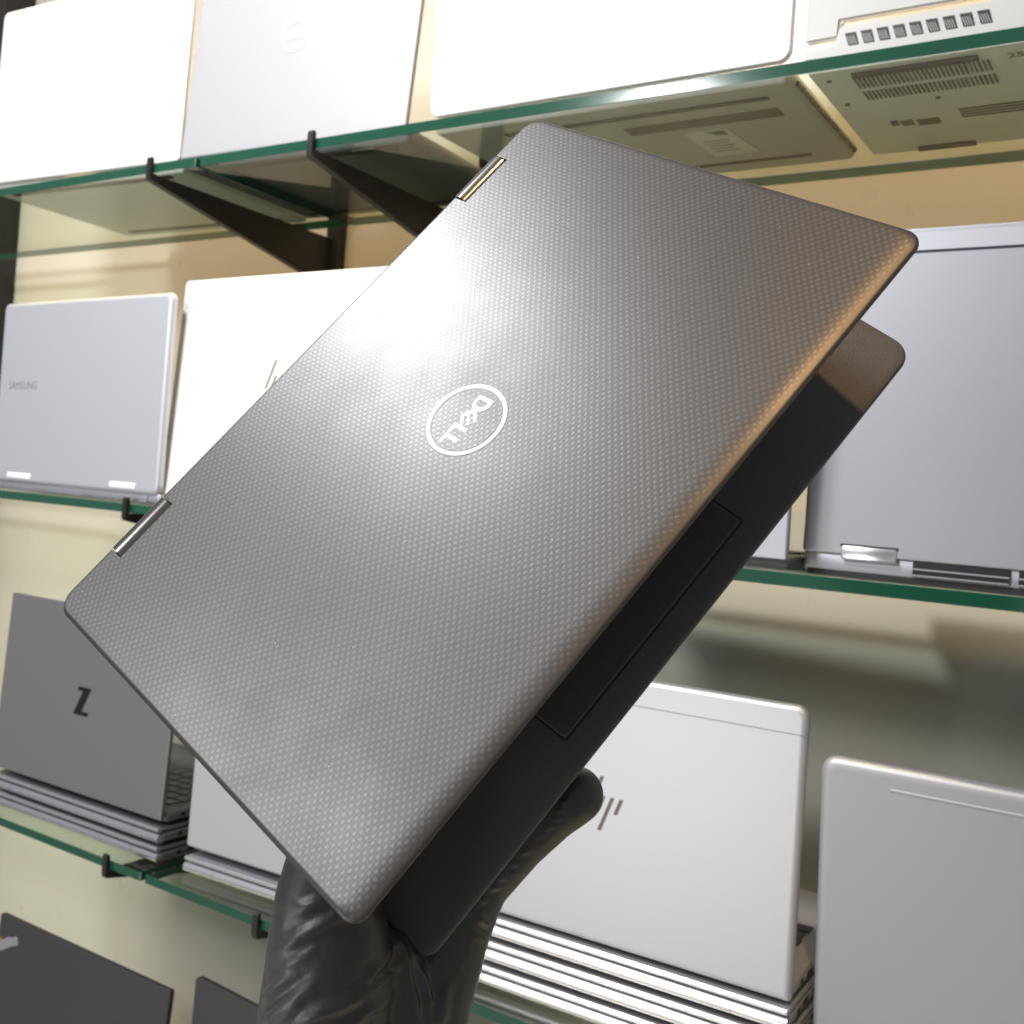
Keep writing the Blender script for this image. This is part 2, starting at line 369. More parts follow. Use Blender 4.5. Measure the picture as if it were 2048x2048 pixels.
def ring(bm, cx, cz, ro, ri, d, place, n=64):
    vs = []
    for r, dd in ((ro, 0), (ro, d), (ri, d), (ri, 0)):
        vs.append([bm.verts.new(place(cx + r * math.cos(2 * math.pi * i / n), cz + r * math.sin(2 * math.pi * i / n), dd)) for i in range(n)])
    for k in range(3):
        for i in range(n): bm.faces.new((vs[k][i], vs[k][(i + 1) % n], vs[k + 1][(i + 1) % n], vs[k + 1][i]))
    bmesh.ops.recalc_face_normals(bm, faces=bm.faces)

DELL = [[(169.05, 95.67), (169.42, 103.3), (166.9, 103.79), (165.4, 103.5), (163.92, 102.61), (162.6, 101.2), (162.3, 99.5), (162.8, 97.6), (163.8, 96.4), (165.0, 95.8), (166.34, 95.56)],
        [(162.45, 98.3), (162.28, 100.55), (158.35, 103.7), (157.55, 102.9), (160.95, 99.75), (160.0, 98.7), (156.15, 102.0), (155.45, 101.25), (159.1, 98.1), (158.1, 97.1), (154.34, 100.1), (154.3, 98.4), (158.37, 95.2)],
        [(154.17, 95.72), (154.29, 103.17), (152.47, 103.13), (152.4, 97.41), (149.37, 97.28), (149.41, 95.84)],
        [(149.01, 95.92), (148.91, 103.03), (147.16, 103.21), (147.11, 97.44), (144.0, 97.2), (144.17, 95.63)]]
DELL_HOLE = [(167.22, 97.65), (167.14, 101.43), (166.09, 101.36), (165.05, 100.75), (164.5, 99.39), (164.76, 98.21), (165.45, 97.41), (166.41, 97.27)]
def dell_parts(place, d, m, parent=None, fix=None):
    c = (157.4, 99.0); done = []
    def out_(name):
        bmesh.ops.recalc_face_normals(bm, faces=bm.faces); o = link(name, bm, M[m], parent, smooth=0); done.append(o)
    bm = bmesh.new(); ring(bm, 0, 0, 16.9, 15.25, d, place); out_('logo_ring')
    bm = bmesh.new()
    # D as a frame between outer and inner outline
    out = [(x - c[0], y - c[1]) for x, y in DELL[0]]; inn = [((x - 165.9) * 1.22 + 165.9 - c[0], (y - 99.4) * 1.2 + 99.4 - c[1]) for x, y in DELL_HOLE]
    def resample(pl, k=36):
        cx = sum(q[0] for q in inn) / len(inn); cz = sum(q[1] for q in inn) / len(inn); res = []
        for i in range(k):
            a = 2 * math.pi * i / k; dx, dz = math.cos(a), math.sin(a); best = None
            for (x0, z0), (x1, z1) in zip(pl, pl[1:] + pl[:1]):
                ex, ez = x1 - x0, z1 - z0; den = dx * ez - dz * ex
                if abs(den) < 1e-9: continue
                t = ((x0 - cx) * ez - (z0 - cz) * ex) / den; s = ((x0 - cx) * dz - (z0 - cz) * dx) / den
                if t > 0 and -1e-6 <= s <= 1 + 1e-6: best = t if best is None else max(best, t)
            res.append((cx + dx * best, cz + dz * best))
        return res
    ro, ri = resample(out, 72), resample(inn, 72); vs = []
    for pl, dd in ((ro, 0), (ro, d), (ri, d), (ri, 0)): vs.append([bm.verts.new(place(a, b, dd)) for a, b in pl])
    for k in range(3):
        for i in range(72): bm.faces.new((vs[k][i], vs[k][(i + 1) % 72], vs[k + 1][(i + 1) % 72], vs[k + 1][i]))
    out_('logo_letter')
    for pl in DELL[1:]:
        bm = bmesh.new(); prism(bm, [(x - c[0], y - c[1]) for x, y in pl], 0, d, place); out_('logo_letter')
    return done

# ---- top row
zt = ZS['top']
p = (-1.393, 0.810, 0.367, 3.1, -1.1, 0.356, 0.229)
root, lid, W, H, zl, dep = laptop(p, zt, 'blank white laptop at the left end of the top shelf', 'white_lid', 'silver', lid_kw=dict(rb=0.005, rt=0.009))
base_part(root, W, 0.225, 0.0015, zl + 0.003, 'bottom_pale'); keyboard(root, W, dep, zl + 0.003, 'key', False)
bm = bmesh.new(); box(bm, 0.03, W - 0.03, 0.014, 0.022, 0.0, 0.0015); link('foot_strip', bm, M['rubber'], root, smooth=0); bm = bmesh.new(); box(bm, 0.03, W - 0.03, 0.205, 0.213, 0.0, 0.0015); link('foot_strip', bm, M['rubber'], root, smooth=0)

p = (-1.030, 0.825, 0.366, 1.8, -4.7, 0.326, 0.225)
root, lid, W, H, zl, dep = laptop(p, zt, 'pale silver laptop with a round DELL mark on the top shelf', 'pale_lid', 'bottom_dark', lid_kw=dict(rb=0.0035, rt=0.008))
base_part(root, W, 0.215, 0.0015, zl + 0.003, 'bottom_dark'); keyboard(root, W, dep, zl + 0.003, 'key', False)
dell_parts(lambda a, b, d: Vector((0.1560 - a * 0.00104, -d, 0.1235 + b * 0.00104)), 0.0003, 'logo_pale', lid)
for xx in (0.05, 0.2):
    bm = bmesh.new(); tube(bm, (xx, 0.06, 0.0012), (xx, 0.06, 0.0016), 0.003); link('base_screw', bm, M['port'], root)
bm = bmesh.new(); box(bm, 0.02, W - 0.02, 0.016, 0.023, 0.0, 0.0015, 0.0004); link('foot_strip', bm, M['rubber'], root, smooth=0); bm = bmesh.new(); box(bm, 0.02, W - 0.02, 0.2, 0.207, 0.0, 0.0015, 0.0004); link('foot_strip', bm, M['rubber'], root, smooth=0)
bm = bmesh.new(); box(bm, 0.245, 0.275, 0.014, 0.024, 0.0011, 0.0014); link('base_label', bm, M['label'], root, smooth=0)

p = (-0.668, 0.828, 0.369, -0.2, 2.1, 0.362, 0.240)
root, lid, W, H, zl, dep = laptop(p, zt, 'large bright white laptop in the middle of the top shelf', 'white_lid', 'bottom_grey', lid_kw=dict(rb=0.010, rt=0.010, t=0.007))
base_part(root, W - 0.004, 0.205, 0.0015, zl + 0.001, 'bottom_grey', y0=0.0085, r=0.01); keyboard(root, W, dep, zl + 0.001, 'key', False)
RX = lambda wx: wx + 0.668
bm = bmesh.new(); box(bm, RX(-0.60), RX(-0.335), 0.033, 0.039, 0, 0.0015, 0.0005); link('foot_strip', bm, M['rubber'], root, smooth=0); bm = bmesh.new(); box(bm, RX(-0.55), RX(-0.345), 0.181, 0.186, 0, 0.0015, 0.0005); link('foot_strip', bm, M['rubber'], root, smooth=0)
bm = bmesh.new()
for i in range(75):
    xx = RX(-0.485) + i * 0.0020; box(bm, xx, xx + 0.0011, 0.060, 0.080, 0.0010, 0.0013)
o = link('vent_slit', bm, M['port'], root, smooth=0); o['kind'] = 'stuff'
bm = bmesh.new(); prism(bm, [(RX(-0.437), 0.091), (RX(-0.395), 0.090), (RX(-0.387), 0.158), (RX(-0.433), 0.161)], 0.0008, 0.0013, lambda a, b, c: Vector((a, b, c))); bmesh.ops.recalc_face_normals(bm, faces=bm.faces)
lab = link('sticker', bm, M['label'], root, smooth=0)
bm = bmesh.new(); prism(bm, [(RX(-0.416), 0.094), (RX(-0.399), 0.094), (RX(-0.398), 0.105), (RX(-0.409), 0.103)], 0.0005, 0.0007, lambda a, b, c: Vector((a, b, c)))
for i in range(5): box(bm, RX(-0.428), RX(-0.402 - 0.004 * (i % 2)), 0.116 + i * 0.007, 0.1178 + i * 0.007, 0.0005, 0.0007)
bmesh.ops.recalc_face_normals(bm, faces=bm.faces); o = link('print', bm, M['ink'], lab, smooth=0); o['kind'] = 'stuff'
bm = bmesh.new()
for i in range(16): box(bm, W - 0.0042, W - 0.0018, 0.03 + i * 0.011, 0.038 + i * 0.011, 0.005, 0.009)
o = link('side_port', bm, M['port'], root, smooth=0); o['kind'] = 'stuff'

p = (-0.298, 0.845, 0.384, -2.5, 4.0, 0.360, 0.250)
x, y, z, yaw, tilt, W, H = p
root = thing('laptop', 'off white laptop with a row of slanted rear vents at top right', 'laptop', V(-0.298, 0.835, zt), 0, LG)
bm = bmesh.new(); ZL = 0.0295
prism(bm, [(0.0, 0.0 + ZL), (0.0265, ZL + 0.0005), (0.0275, ZL + 0.0132), (0.333, ZL + 0.0132), (0.334, ZL + 0.001), (0.36, ZL), (0.36, 0.24 + ZL), (0.0, 0.24 + ZL)], 0, 0.008, lambda a, b, c: Vector((a, c + 0.004, b)))
bmesh.ops.recalc_face_normals(bm, faces=bm.faces)
bmesh.ops.bevel(bm, geom=[e for e in bm.edges], offset=0.0018, segments=2, affect='EDGES')
lid = link('lid', bm, M['cream_plastic'], root, rot=(R(4), 0, 0))
bm = bmesh.new(); box(bm, 0.008, 0.352, 0.0125, 0.013, 0.05, 0.255); link('screen', bm, M['screen'], lid, smooth=0)
bm = bmesh.new(); box(bm, 0.004, 0.356, -0.0005, 0.205, 0.003, 0.0255, 0.003); link('base', bm, M['bottom_pale'], root)
house = bmesh.new()
prism(house, [(0.002, 0.0125), (0.026, 0.0122), (0.0285, 0.0120), (0.330, 0.0120), (0.358, 0.0125), (0.358, 0.0205), (0.334, 0.0215), (0.332, 0.0362), (0.0285, 0.0362), (0.026, 0.0225), (0.002, 0.0205)], -0.004, 0.006, lambda a, b, c: Vector((a, c, b)))
bmesh.ops.recalc_face_normals(house, faces=house.faces); bmesh.ops.bevel(house, geom=list(house.edges), offset=0.0012, segments=2, affect='EDGES')
hs = link('rear_housing', house, M['cream_plastic'], root)
for k in range(9):
    xa = 0.0335 + k * 0.0120
    bm = bmesh.new(); prism(bm, [(xa + 0.0035, 0.0200), (xa + 0.0113, 0.0200), (xa + 0.0083, 0.0298), (xa, 0.0298)], 0, 0.0004, lambda a, b, c: Vector((a, -0.0042 - c, b))); bmesh.ops.recalc_face_normals(bm, faces=bm.faces)
    vt = link('vent', bm, M['port'], hs, smooth=0)
bm = bmesh.new()
for k in range(9):
    xa = 0.0335 + k * 0.0120
    for j in range(1, 5):
        f0 = j / 5.0; a0 = xa + 0.0035 + 0.0078 * f0; b0_ = xa + 0.0083 * f0
        prism(bm, [(a0, 0.0202), (a0 + 0.00055, 0.0202), (b0_ + 0.00055, 0.0270), (b0_, 0.0270)], 0.0005, 0.0008, lambda a, b, c: Vector((a, -0.0042 - c, b)))
bmesh.ops.recalc_face_normals(bm, faces=bm.faces)
o = link('vent_fin', bm, M['bottom_grey'], hs, smooth=0); o['kind'] = 'stuff'
RX = lambda wx: wx + 0.298
RY = lambda wy: wy - 0.835
bm = bmesh.new()
for yy0, yy1 in ((0.854, 0.874), (0.882, 0.900)):
    for i in range(30):
        xx = RX(-0.262) + i * 0.0034; box(bm, xx, xx + 0.0014, RY(yy0), RY(yy1), 0.0020, 0.0028)
o = link('vent_slit', bm, M['ink'], root, smooth=0); o['kind'] = 'stuff'
bm = bmesh.new(); box(bm, RX(-0.261), RX(-0.168), RY(0.842), RY(0.849), 0.0, 0.003, 0.0008); link('foot_strip', bm, M['rubber'], root, smooth=0); bm = bmesh.new(); box(bm, RX(-0.25), RX(-0.2), RY(1.026), RY(1.033), 0.0, 0.003, 0.0008); link('foot_strip', bm, M['rubber'], root, smooth=0)
bm = text_bm('25', 0.012, lambda a, b, c: Vector((RX(-0.143) + a, RY(0.852) - b, 0.0022 + c))); link('print', bm, M['ink'], root, smooth=0)
bm = bmesh.new()
for i, (xx, ww) in enumerate(((-0.258, 0.006), (-0.250, 0.010), (-0.2365, 0.018))): box(bm, RX(xx), RX(xx + ww), RY(0.955 + 0.002 * i), RY(0.966 + 0.003 * i), 0.0022, 0.0028)
for i in range(4): box(bm, RX(-0.20), RX(-0.15), RY(0.945 + i * 0.006), RY(0.947 + i * 0.006), 0.0022, 0.0028)
o = link('print', bm, M['ink'], root, smooth=0); o['kind'] = 'stuff'
for xx, yy in ((-0.281, 0.852), (-0.281, 0.905), (-0.21, 0.915)):
    bm = bmesh.new(); tube(bm, (RX(xx), RY(yy), 0.0022), (RX(xx), RY(yy), 0.0028), 0.0022); link('base_screw', bm, M['port'], root)

# ---- middle row
zm = ZS['middle']
p = (-1.339, 0.812, -0.0250, -1.5, -0.1, 0.341, 0.231)
root, lid, W, H, zl, dep = laptop(p, zm, 'pale silver laptop lettered SAMSUNG on the left of the middle shelf', 'silver_blue', 'silver_blue', lid_kw=dict(rb=0.013, rt=0.009, b0=0.0045, t=0.008))
base_part(root, W, 0.222, 0.0015, zl + 0.001, 'lilac', y0=0.004); keyboard(root, W, dep, zl + 0.001, 'key', False)
hinge_bars(root, W, zl + 0.006, 'logo_white', ((0.036, 0.089), (0.252, 0.302)), hh=0.006, yo=-0.0016)
bm = bmesh.new(); box(bm, 0.02, W - 0.02, 0.001, 0.006, 0.002, zl - 0.001, 0.001); box(bm, 0.20, W - 0.05, 0.0, 0.004, 0.004, zl - 0.003, 0.0005); link('rear_strip', bm, M['steel_grey'], root)
bm = text_bm('SAMSUNG', 0.0140, lambda a, b, c: Vector((0.0560 + a, -0.0001 - c, 0.1235 + b))); link('logo', bm, M['logo_grey'], lid, smooth=0)

p = (-1.009, 0.815, -0.023, -1.0, -3.4, 0.360, 0.248)
root, lid, W, H, zl, dep = laptop(p, zm, 'large glaring white laptop partly behind the raised woven laptop', 'white_lid', 'silver', lid_kw=dict(rb=0.004, rt=0.005))
base_part(root, W, 0.230, 0.0015, zl + 0.002, 'silver'); keyboard(root, W, dep, zl + 0.002, 'key', False)
prism_logo(lid, slashes(0.1657, 0.130, 0.0145), 'logo_olive')

p = (-0.577, 0.814, -0.028, -2.2, 3.0, 0.310, 0.220)
root, lid, W, H, zl, dep = laptop(p, zm, 'grey laptop whose right corner shows beside the wide grey one', 'lilac', 'lilac', lid_kw=dict(rb=0.002, rt=0.006))
base_part(root, W, 0.205, 0.0015, zl + 0.003, 'bottom_dark'); keyboard(root, W, dep, zl + 0.003, 'key', False)

p = (-0.264, 0.829, -0.020, 0.0, 1.2, 0.360, 0.246)
root, lid, W, H, zl, dep = laptop(p, zm, 'wide grey laptop with a silver hinge at middle right', 'slate', 'lilac', lid_kw=dict(rb=0.003, rt=0.008, b0=0.0012))
bm = bmesh.new(); box(bm, 0.0035, W - 0.0035, -0.0004, 0.0005, H - 0.0185, H - 0.0168); link('lid_seam', bm, M['port'], lid, smooth=0)
bm = bmesh.new(); box(bm, 0.003, W - 0.003, -0.0003, 0.0004, H - 0.0166, H - 0.0035); link('antenna_band', bm, M['slate_pale'], lid, smooth=0)
base_part(root, W, 0.225, 0.0018, zl + 0.001, 'lilac', y0=0.003); keyboard(root, W, dep, zl + 0.001, 'key', False)
for xa in (0.030, 0.285):
    bm = bmesh.new(); box(bm, xa, xa + 0.0415, -0.0016, 0.006, zl - 0.0038, zl + 0.0072, 0.0018); hg = link('hinge', bm, M['steel'], root)
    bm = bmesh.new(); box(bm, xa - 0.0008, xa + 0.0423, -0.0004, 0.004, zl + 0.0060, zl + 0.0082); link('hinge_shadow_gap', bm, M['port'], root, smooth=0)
for xa, xb in ((0.083, 0.149), (0.155, 0.275)):
    bm = bmesh.new(); box(bm, xa, xb, 0.0012, 0.004, zl - 0.0118, zl - 0.0003); vt = link('vent', bm, M['port'], root, smooth=0)
    for za in (0.0066, 0.0112):
        bm = bmesh.new(); box(bm, xa, xb, 0.0005, 0.003, zl - za, zl - za + 0.0012); link('slat', bm, M['slate'], vt, smooth=0)
bm = bmesh.new(); box(bm, 0.004, W - 0.004, 0.0035, 0.012, 0.0002, 0.004); link('foot_strip', bm, M['rubber'], root, smooth=0)

# ---- lower row
zo = ZS['lower']
def closed(x, y, z, yaw, W, h, lm, bm_, hm, label, group, seams=(0.045,), dep=0.225):
    root = thing('closed_laptop', label, 'laptop', V(x, y, z), R(yaw), group)
    base_part(root, W, dep, 0.0020, h * 0.60, bm_, y0=0.007)
    link('lid', rslab(W, dep, (0.004, 0.004, 0.008, 0.008), [(0.003, 0), (0.002, 0), (0.0, 0.001), (0, 0.0035), (0.001, 0.0048), (0.0025, 0.0052), (0.0035, 0.0052)], lambda a, c, d: Vector((a, c + 0.0015, h * 0.66 + d))), M[lm], root)
    # hinge barrel along the rear edge, in three lengths
    xs = [0.0] + list(seams) + [W - s for s in reversed(seams)] + [W]
    for xa, xb in zip(xs, xs[1:]):
        bm = bmesh.new(); tube(bm, (xa + 0.0003, 0.0052, h * 0.33), (xb - 0.0003, 0.0052, h * 0.33), h * 0.245, 18); link('hinge_barrel', bm, M[hm], root, smooth=40)
    bm = bmesh.new(); tube(bm, (0.001, 0.0030, h * 0.66 + 0.0026), (W - 0.001, 0.0030, h * 0.66 + 0.0026), 0.0027, 14); link('lid_edge', bm, M[hm], root, smooth=40)
    for ya, yb, za in ((0.030, 0.036, 0.25), (0.046, 0.060, 0.30), (0.075, 0.082, 0.3)):
        bm = bmesh.new(); box(bm, W - 0.002, W + 0.0002, ya, yb, h * za, h * (za + 0.22)); link('port', bm, M['port'], root, smooth=0)
    bm = bmesh.new(); box(bm, 0.02, W - 0.02, 0.018, 0.025, 0, 0.0022); link('foot_strip', bm, M['rubber'], root, smooth=0); bm = bmesh.new(); box(bm, 0.02, W - 0.02, dep - 0.02, dep - 0.012, 0, 0.0022); link('foot_strip', bm, M['rubber'], root, smooth=0)
    return root
def open_on_stack(p, zbase, label, lm, bmn, km, **kw):
    x, y, z, yaw, tilt, W, H = p
    root = thing('laptop', label, 'laptop', V(x, y, zbase), R(yaw), LG)
    zl = z - zbase
    lid = lid_parts(root, W, H, zl, R(tilt), lm, **kw)
    base_part(root, W, 0.225, 0.002, 0.0145, bmn, y0=0.0085)
    keyboard(root, W, 0.225, 0.0145, km, True)
    bm = bmesh.new(); box(bm, W * 0.34, W * 0.66, 0.152, 0.215, 0.0143, 0.0148); link('touchpad', bm, M[bmn], root, smooth=0)
    for ya, yb in ((0.030, 0.036), (0.048, 0.064)):
        bm = bmesh.new(); box(bm, W - 0.002, W + 0.0002, ya, yb, 0.006, 0.0105); link('port', bm, M['port'], root, smooth=0)
    bm = bmesh.new(); box(bm, 0.02, W - 0.02, 0.022, 0.029, 0, 0.0024); link('foot_strip', bm, M['rubber'], root, smooth=0); bm = bmesh.new(); box(bm, 0.02, W - 0.02, 0.205, 0.213, 0, 0.0024); link('foot_strip', bm, M['rubber'], root, smooth=0)
    bm = bmesh.new(); tube(bm, (0.03, 0.0085, zl + 0.004), (W - 0.03, 0.0085, zl + 0.004), 0.0035, 12); link('hinge_barrel', bm, M['rubber'], root)
    return root, lid, W, H
# stack with the Z laptop
closed(-1.306, 0.820, zo, 0.7, 0.328, 0.0222, 'grey_lid', 'grey_lid', 'steel_grey', 'closed dark grey laptop lying directly on the shelf under the Z laptop', 'closed laptops stacked on the lower shelf')
closed(-1.306, 0.820, zo + 0.0222, 0.7, 0.328, 0.0222, 'grey_lid', 'grey_lid', 'steel_grey', 'closed dark grey laptop directly beneath the open Z laptop, upper of two', 'closed laptops stacked on the lower shelf')
root, lid, W, H = open_on_stack((-1.306, 0.822, -0.396, 0.7, -2.8, 0.328, 0.226), zo + 0.0444, 'open dark grey laptop marked with a black Z atop its stack', 'grey_lid', 'grey_lid', 'key_pale', rb=0.002, rt=0.003, b0=0.0016, t=0.0055)
zp = [(0.1495, 0.1285), (0.1800, 0.1285), (0.1705, 0.1030), (0.1640, 0.0990), (0.1810, 0.0990), (0.1830, 0.1035), (0.1830, 0.0955), (0.1470, 0.0955), (0.1640, 0.1250), (0.1520, 0.1250)]
zc = [(-15, 13), (-12.5, 17.5), (16, 17.5), (1.5, -11.5), (15, -11.5), (17.5, -16.5), (-16.5, -16.5), (-1.5, 12.5)]
prism_logo(lid, [[(0.1665 + a * 0.00098, 0.1105 + b * 0.00098) for a, b in [(-10, 17.5), (15, 17.5), (0.5, -12.5), (14, -12.5), (12.5, -17.5), (-15.5, -17.5), (-1, 12.5), (-11.5, 12.5)]]], 'logo_black')

# warm grey laptop on one closed laptop
closed(-0.938, 0.829, zo, 3.0, 0.325, 0.0232, 'silver', 'warm_grey', 'steel', 'closed silver laptop under the warm grey laptop left of the glove', 'closed laptops stacked on the lower shelf')
root, lid, W, H = open_on_stack((-0.938, 0.832, -0.4150, 3.0, -1.3, 0.325, 0.222), zo + 0.0234, 'open warm grey laptop just right of the Z laptop', 'warm_grey', 'warm_grey', 'key', rb=0.002, rt=0.006)
prism_logo(lid, slashes(0.1554, 0.118, 0.014), 'logo_dark')

# silver laptop on three closed ones
for i, l in enumerate(('closed silver laptop lying on the shelf, bottom of the stack of three', 'closed silver laptop in the middle of the stack of three', 'closed silver laptop on top of the stack of three')):
    closed(-0.574, 0.826, zo + i * 0.0230, 2.0, 0.326, 0.0230, 'silver', 'warm_grey', 'steel', l, 'closed laptops stacked on the lower shelf', seams=(0.046,))
root, lid, W, H = open_on_stack((-0.574, 0.829, -0.3760, 2.0, 3.9, 0.326, 0.236), zo + 0.0692, 'open silver laptop with slanted stroke mark atop the stack of three', 'silver', 'warm_grey', 'key', rb=0.003, rt=0.010, b0=0.0045, t=0.008)
bm = bmesh.new(); box(bm, 0.001, W - 0.001, -0.00012, 0.0006, H - 0.0225, H - 0.0218); link('lid_seam', bm, M['logo_grey'], lid, smooth=0)
prism_logo(lid, slashes(0.1554, 0.124, 0.014), 'logo_dark')

# near right silver laptop
p = (-0.236, 0.867, -0.431, 2.4, 10.3, 0.340, 0.261)
x, y, z, yaw, tilt, W, H = p
root = thing('laptop', 'plain silver laptop with a grooved lid edge at the lower right corner', 'laptop', V(x, y, zo), R(yaw), LG)
zl = z - zo
lid = lid_parts(root, W, H, zl, R(tilt), 'neutral_grey', t=0.009, rb=0.006, rt=0.012, b0=0.006)
base_part(root, W, 0.180, 0.0015, zl + 0.003, 'warm_grey'); keyboard(root, W, 0.18, zl + 0.003, 'key', False)
bm = bmesh.new(); tube(bm, (0.052, 0.0012, H - 0.0165), (W - 0.052, 0.0012, H - 0.0165), 0.0018, 12); link('lid_groove', bm, M['neutral_grey'], lid)
bm = bmesh.new(); tube(bm, (0.168, 0.0002, 0.118), (0.168, -0.0003, 0.118), 0.0165, 40); lg = link('logo', bm, M['logo_black'], lid)

# ---- bottom row
zb = ZS['bottom']
p = (-1.285, 0.819, -0.810, 0.5, -4.6, 0.330, 0.222)
root, lid, W, H, zl, dep = laptop(p, zb, 'charcoal laptop with a silver and red corner badge at lower left', 'dark_lid', 'dark_lid', lid_kw=dict(rb=0.003, rt=0.003, b0=0.0016, t=0.007))
base_part(root, W, 0.22, 0.0015, zl + 0.003, 'dark_lid'); keyboard(root, W, dep, zl + 0.003, 'key', False)
BADGE = dict(x=0.025, z=0.196)
c = (0.0, 0.0)
bdg = prism_logo(lid, [[(0.0, 0.171), (0.014, 0.178), (0.031, 0.187), (0.045, 0.193), (0.041, 0.203), (0.034, 0.2005), (0.0325, 0.1985), (0.024, 0.198), (0.014, 0.192), (0.0, 0.187)]], 'steel_grey', name='badge')
bm = bmesh.new(); prism(bm, [(0.0, 0.1872), (0.008, 0.1900), (0.012, 0.1935), (0.006, 0.1930), (0.0, 0.1900)], 0, 0.0003, lambda a, b, c_: Vector((a, -c_ - 0.00005, b))); bmesh.ops.recalc_face_normals(bm, faces=bm.faces); link('badge_stripe', bm, M['red'], bdg, smooth=0)
closed(-0.908, 0.826, zb, -3.8, 0.330, 0.0225, 'dark_lid', 'dark_lid', 'rubber', 'closed charcoal laptop under the second charcoal laptop at the bottom', 'closed laptops on the lowest shelf')
p = (-0.908, 0.828, -0.779, -3.8, -1.1, 0.330, 0.225)
root, lid, W, H, zl, dep = laptop(p, zb + 0.0227, 'plain charcoal laptop at the bottom edge left of the wrist', 'dark_lid', 'dark_lid', lid_kw=dict(rb=0.003, rt=0.006, b0=0.0016, t=0.007))
base_part(root, W, 0.22, 0.0015, zl + 0.003, 'dark_lid'); keyboard(root, W, dep, zl + 0.003, 'key', False)

# ------------------------------------------------------------------ the raised convertible laptop
O = Vector((-0.39191699603, 0.26887819341, -0.05667174205 + ZC))
U = Vector((0.3672925427733731, 0.5053626389697238, 0.7808359566232277))
Vv = Vector((0.9250589900766655, -0.11114809202457265, -0.363196870190299))
N_ = U.cross(Vv).normalized()
LM = Matrix(((U.x, Vv.x, N_.x, O.x), (U.y, Vv.y, N_.y, O.y), (U.z, Vv.z, N_.z, O.z), (0, 0, 0, 1)))
LW, LH = 0.305, 0.20314
OB = Vector((-0.3930709507, 0.2735499664, -0.0610405429 + ZC))
VB = Vector((0.8474835, 0.16406968, -0.50482954))
UB = U - 0.003 * VB; OB = OB - 0.0001 * U; VB = VB + 0.003 * U; UB.normalize(); VB.normalize()
NB = UB.cross(VB).normalized()
BM_ = Matrix(((UB.x, VB.x, NB.x, OB.x), (UB.y, VB.y, NB.y, OB.y), (UB.z, VB.z, NB.z, OB.z), (0, 0, 0, 1)))
root = thing('convertible_laptop', 'dark woven lid laptop with silver DELL mark held half open in the glove', 'laptop', O)
RM = Matrix.Translation(O)
def fg(o, Mx): o.parent = root; o.matrix_local = RM.inverted() @ Mx; return o
# lid: gently rolled edges, notched for the two hinges
T = 0.0052
pr = []
for i in range(0, 13):                        # long soft roll-off
    s = i / 12.0; ins = 0.0105 * (1 - s) + 0.0004; pr.append((ins, 0.0012 * s ** 2.8))
pr = [(0.0120, 0.0)] + pr + [(0.0, 0.0016), (0.0, 0.0026)]
bm = bmesh.new(); rings = []
for ins, dep_ in pr:                          # the roll is wide along the front edge, narrow on the other three
    k = 0.22 * ins
    rings.append([bm.verts.new((a + k, b + k, dep_)) for a, b in rrect(LW - 2 * k, LH - k - ins, [max(r_ - k, 0.0025) for r_ in (0.0085, 0.0090, 0.0072, 0.0060)], 0, 12)])
for r0, r1 in zip(rings, rings[1:]):
    k = len(r0)
    for i in range(k): bm.faces.new((r0[i], r0[(i + 1) % k], r1[(i + 1) % k], r1[i]))
bm.faces.new(rings[0][::-1]); bm.faces.new(rings[-1]); bmesh.ops.recalc_face_normals(bm, faces=bm.faces)
lid = link('lid', bm, M['weave'], smooth=40)
NOTCH = ((0.0320, 0.0605), (0.2490, 0.2766)); ND = (0.0072, 0.0104)
cb = bmesh.new()
for (a0, a1) in NOTCH: box(cb, a0 - 0.0008, a1 + 0.0008, -0.01, 0.0089, -0.01, 0.02)
cut = link('cutter', cb, M['edge_dark'], smooth=0)
mod = lid.modifiers.new('notch', 'BOOLEAN'); mod.operation = 'DIFFERENCE'; mod.object = cut; mod.solver = 'EXACT'
bpy.context.view_layer.update()
dg = bpy.context.evaluated_depsgraph_get(); me = D.meshes.new_from_object(lid.evaluated_get(dg))
lid.modifiers.clear(); lid.data = me; me.name = 'lid'; me.materials.clear(); me.materials.append(M['weave'])
me.set_sharp_from_angle(angle=R(40))
D.objects.remove(cut)
fg(lid, LM)
bm = rslab(LW - 0.0012, LH - 0.0012, (0.0080, 0.0085, 0.0068, 0.0056), [(0.002, 0.0027), (0.0004, 0.0027), (0.0004, 0.0036), (0.0012, 0.0040), (0.003, 0.0040)], lambda a, b, d: Vector((a + 0.0006, b + 0.0006, d)), n=12)
bz = fg(link('screen_bezel', bm, M['edge_dark'], smooth=40), LM)
bm = bmesh.new(); box(bm, 0.006, LW - 0.006, 0.016, LH - 0.006, 0.0040, 0.0043); sc = link('screen', bm, M['screen'], smooth=0); sc.parent = bz
for o in dell_parts(lambda a, b, d: Vector(((157.4 + a) * 0.001, (99.0 + b) * 0.001, -d)), 0.0001, 'logo_white'): fg(o, LM)
# dark inlay line around the mark
bm = bmesh.new(); ring(bm, 0.1574, 0.0990, 0.01735, 0.0169, 0.00006, lambda a, b, d: Vector((a, b, -d)), 72); ring(bm, 0.1574, 0.0990, 0.0149, 0.01455, 0.00006, lambda a, b, d: Vector((a, b, -d)), 72)
fg(link('logo_groove', bm, M['edge_dark'], smooth=0), LM)
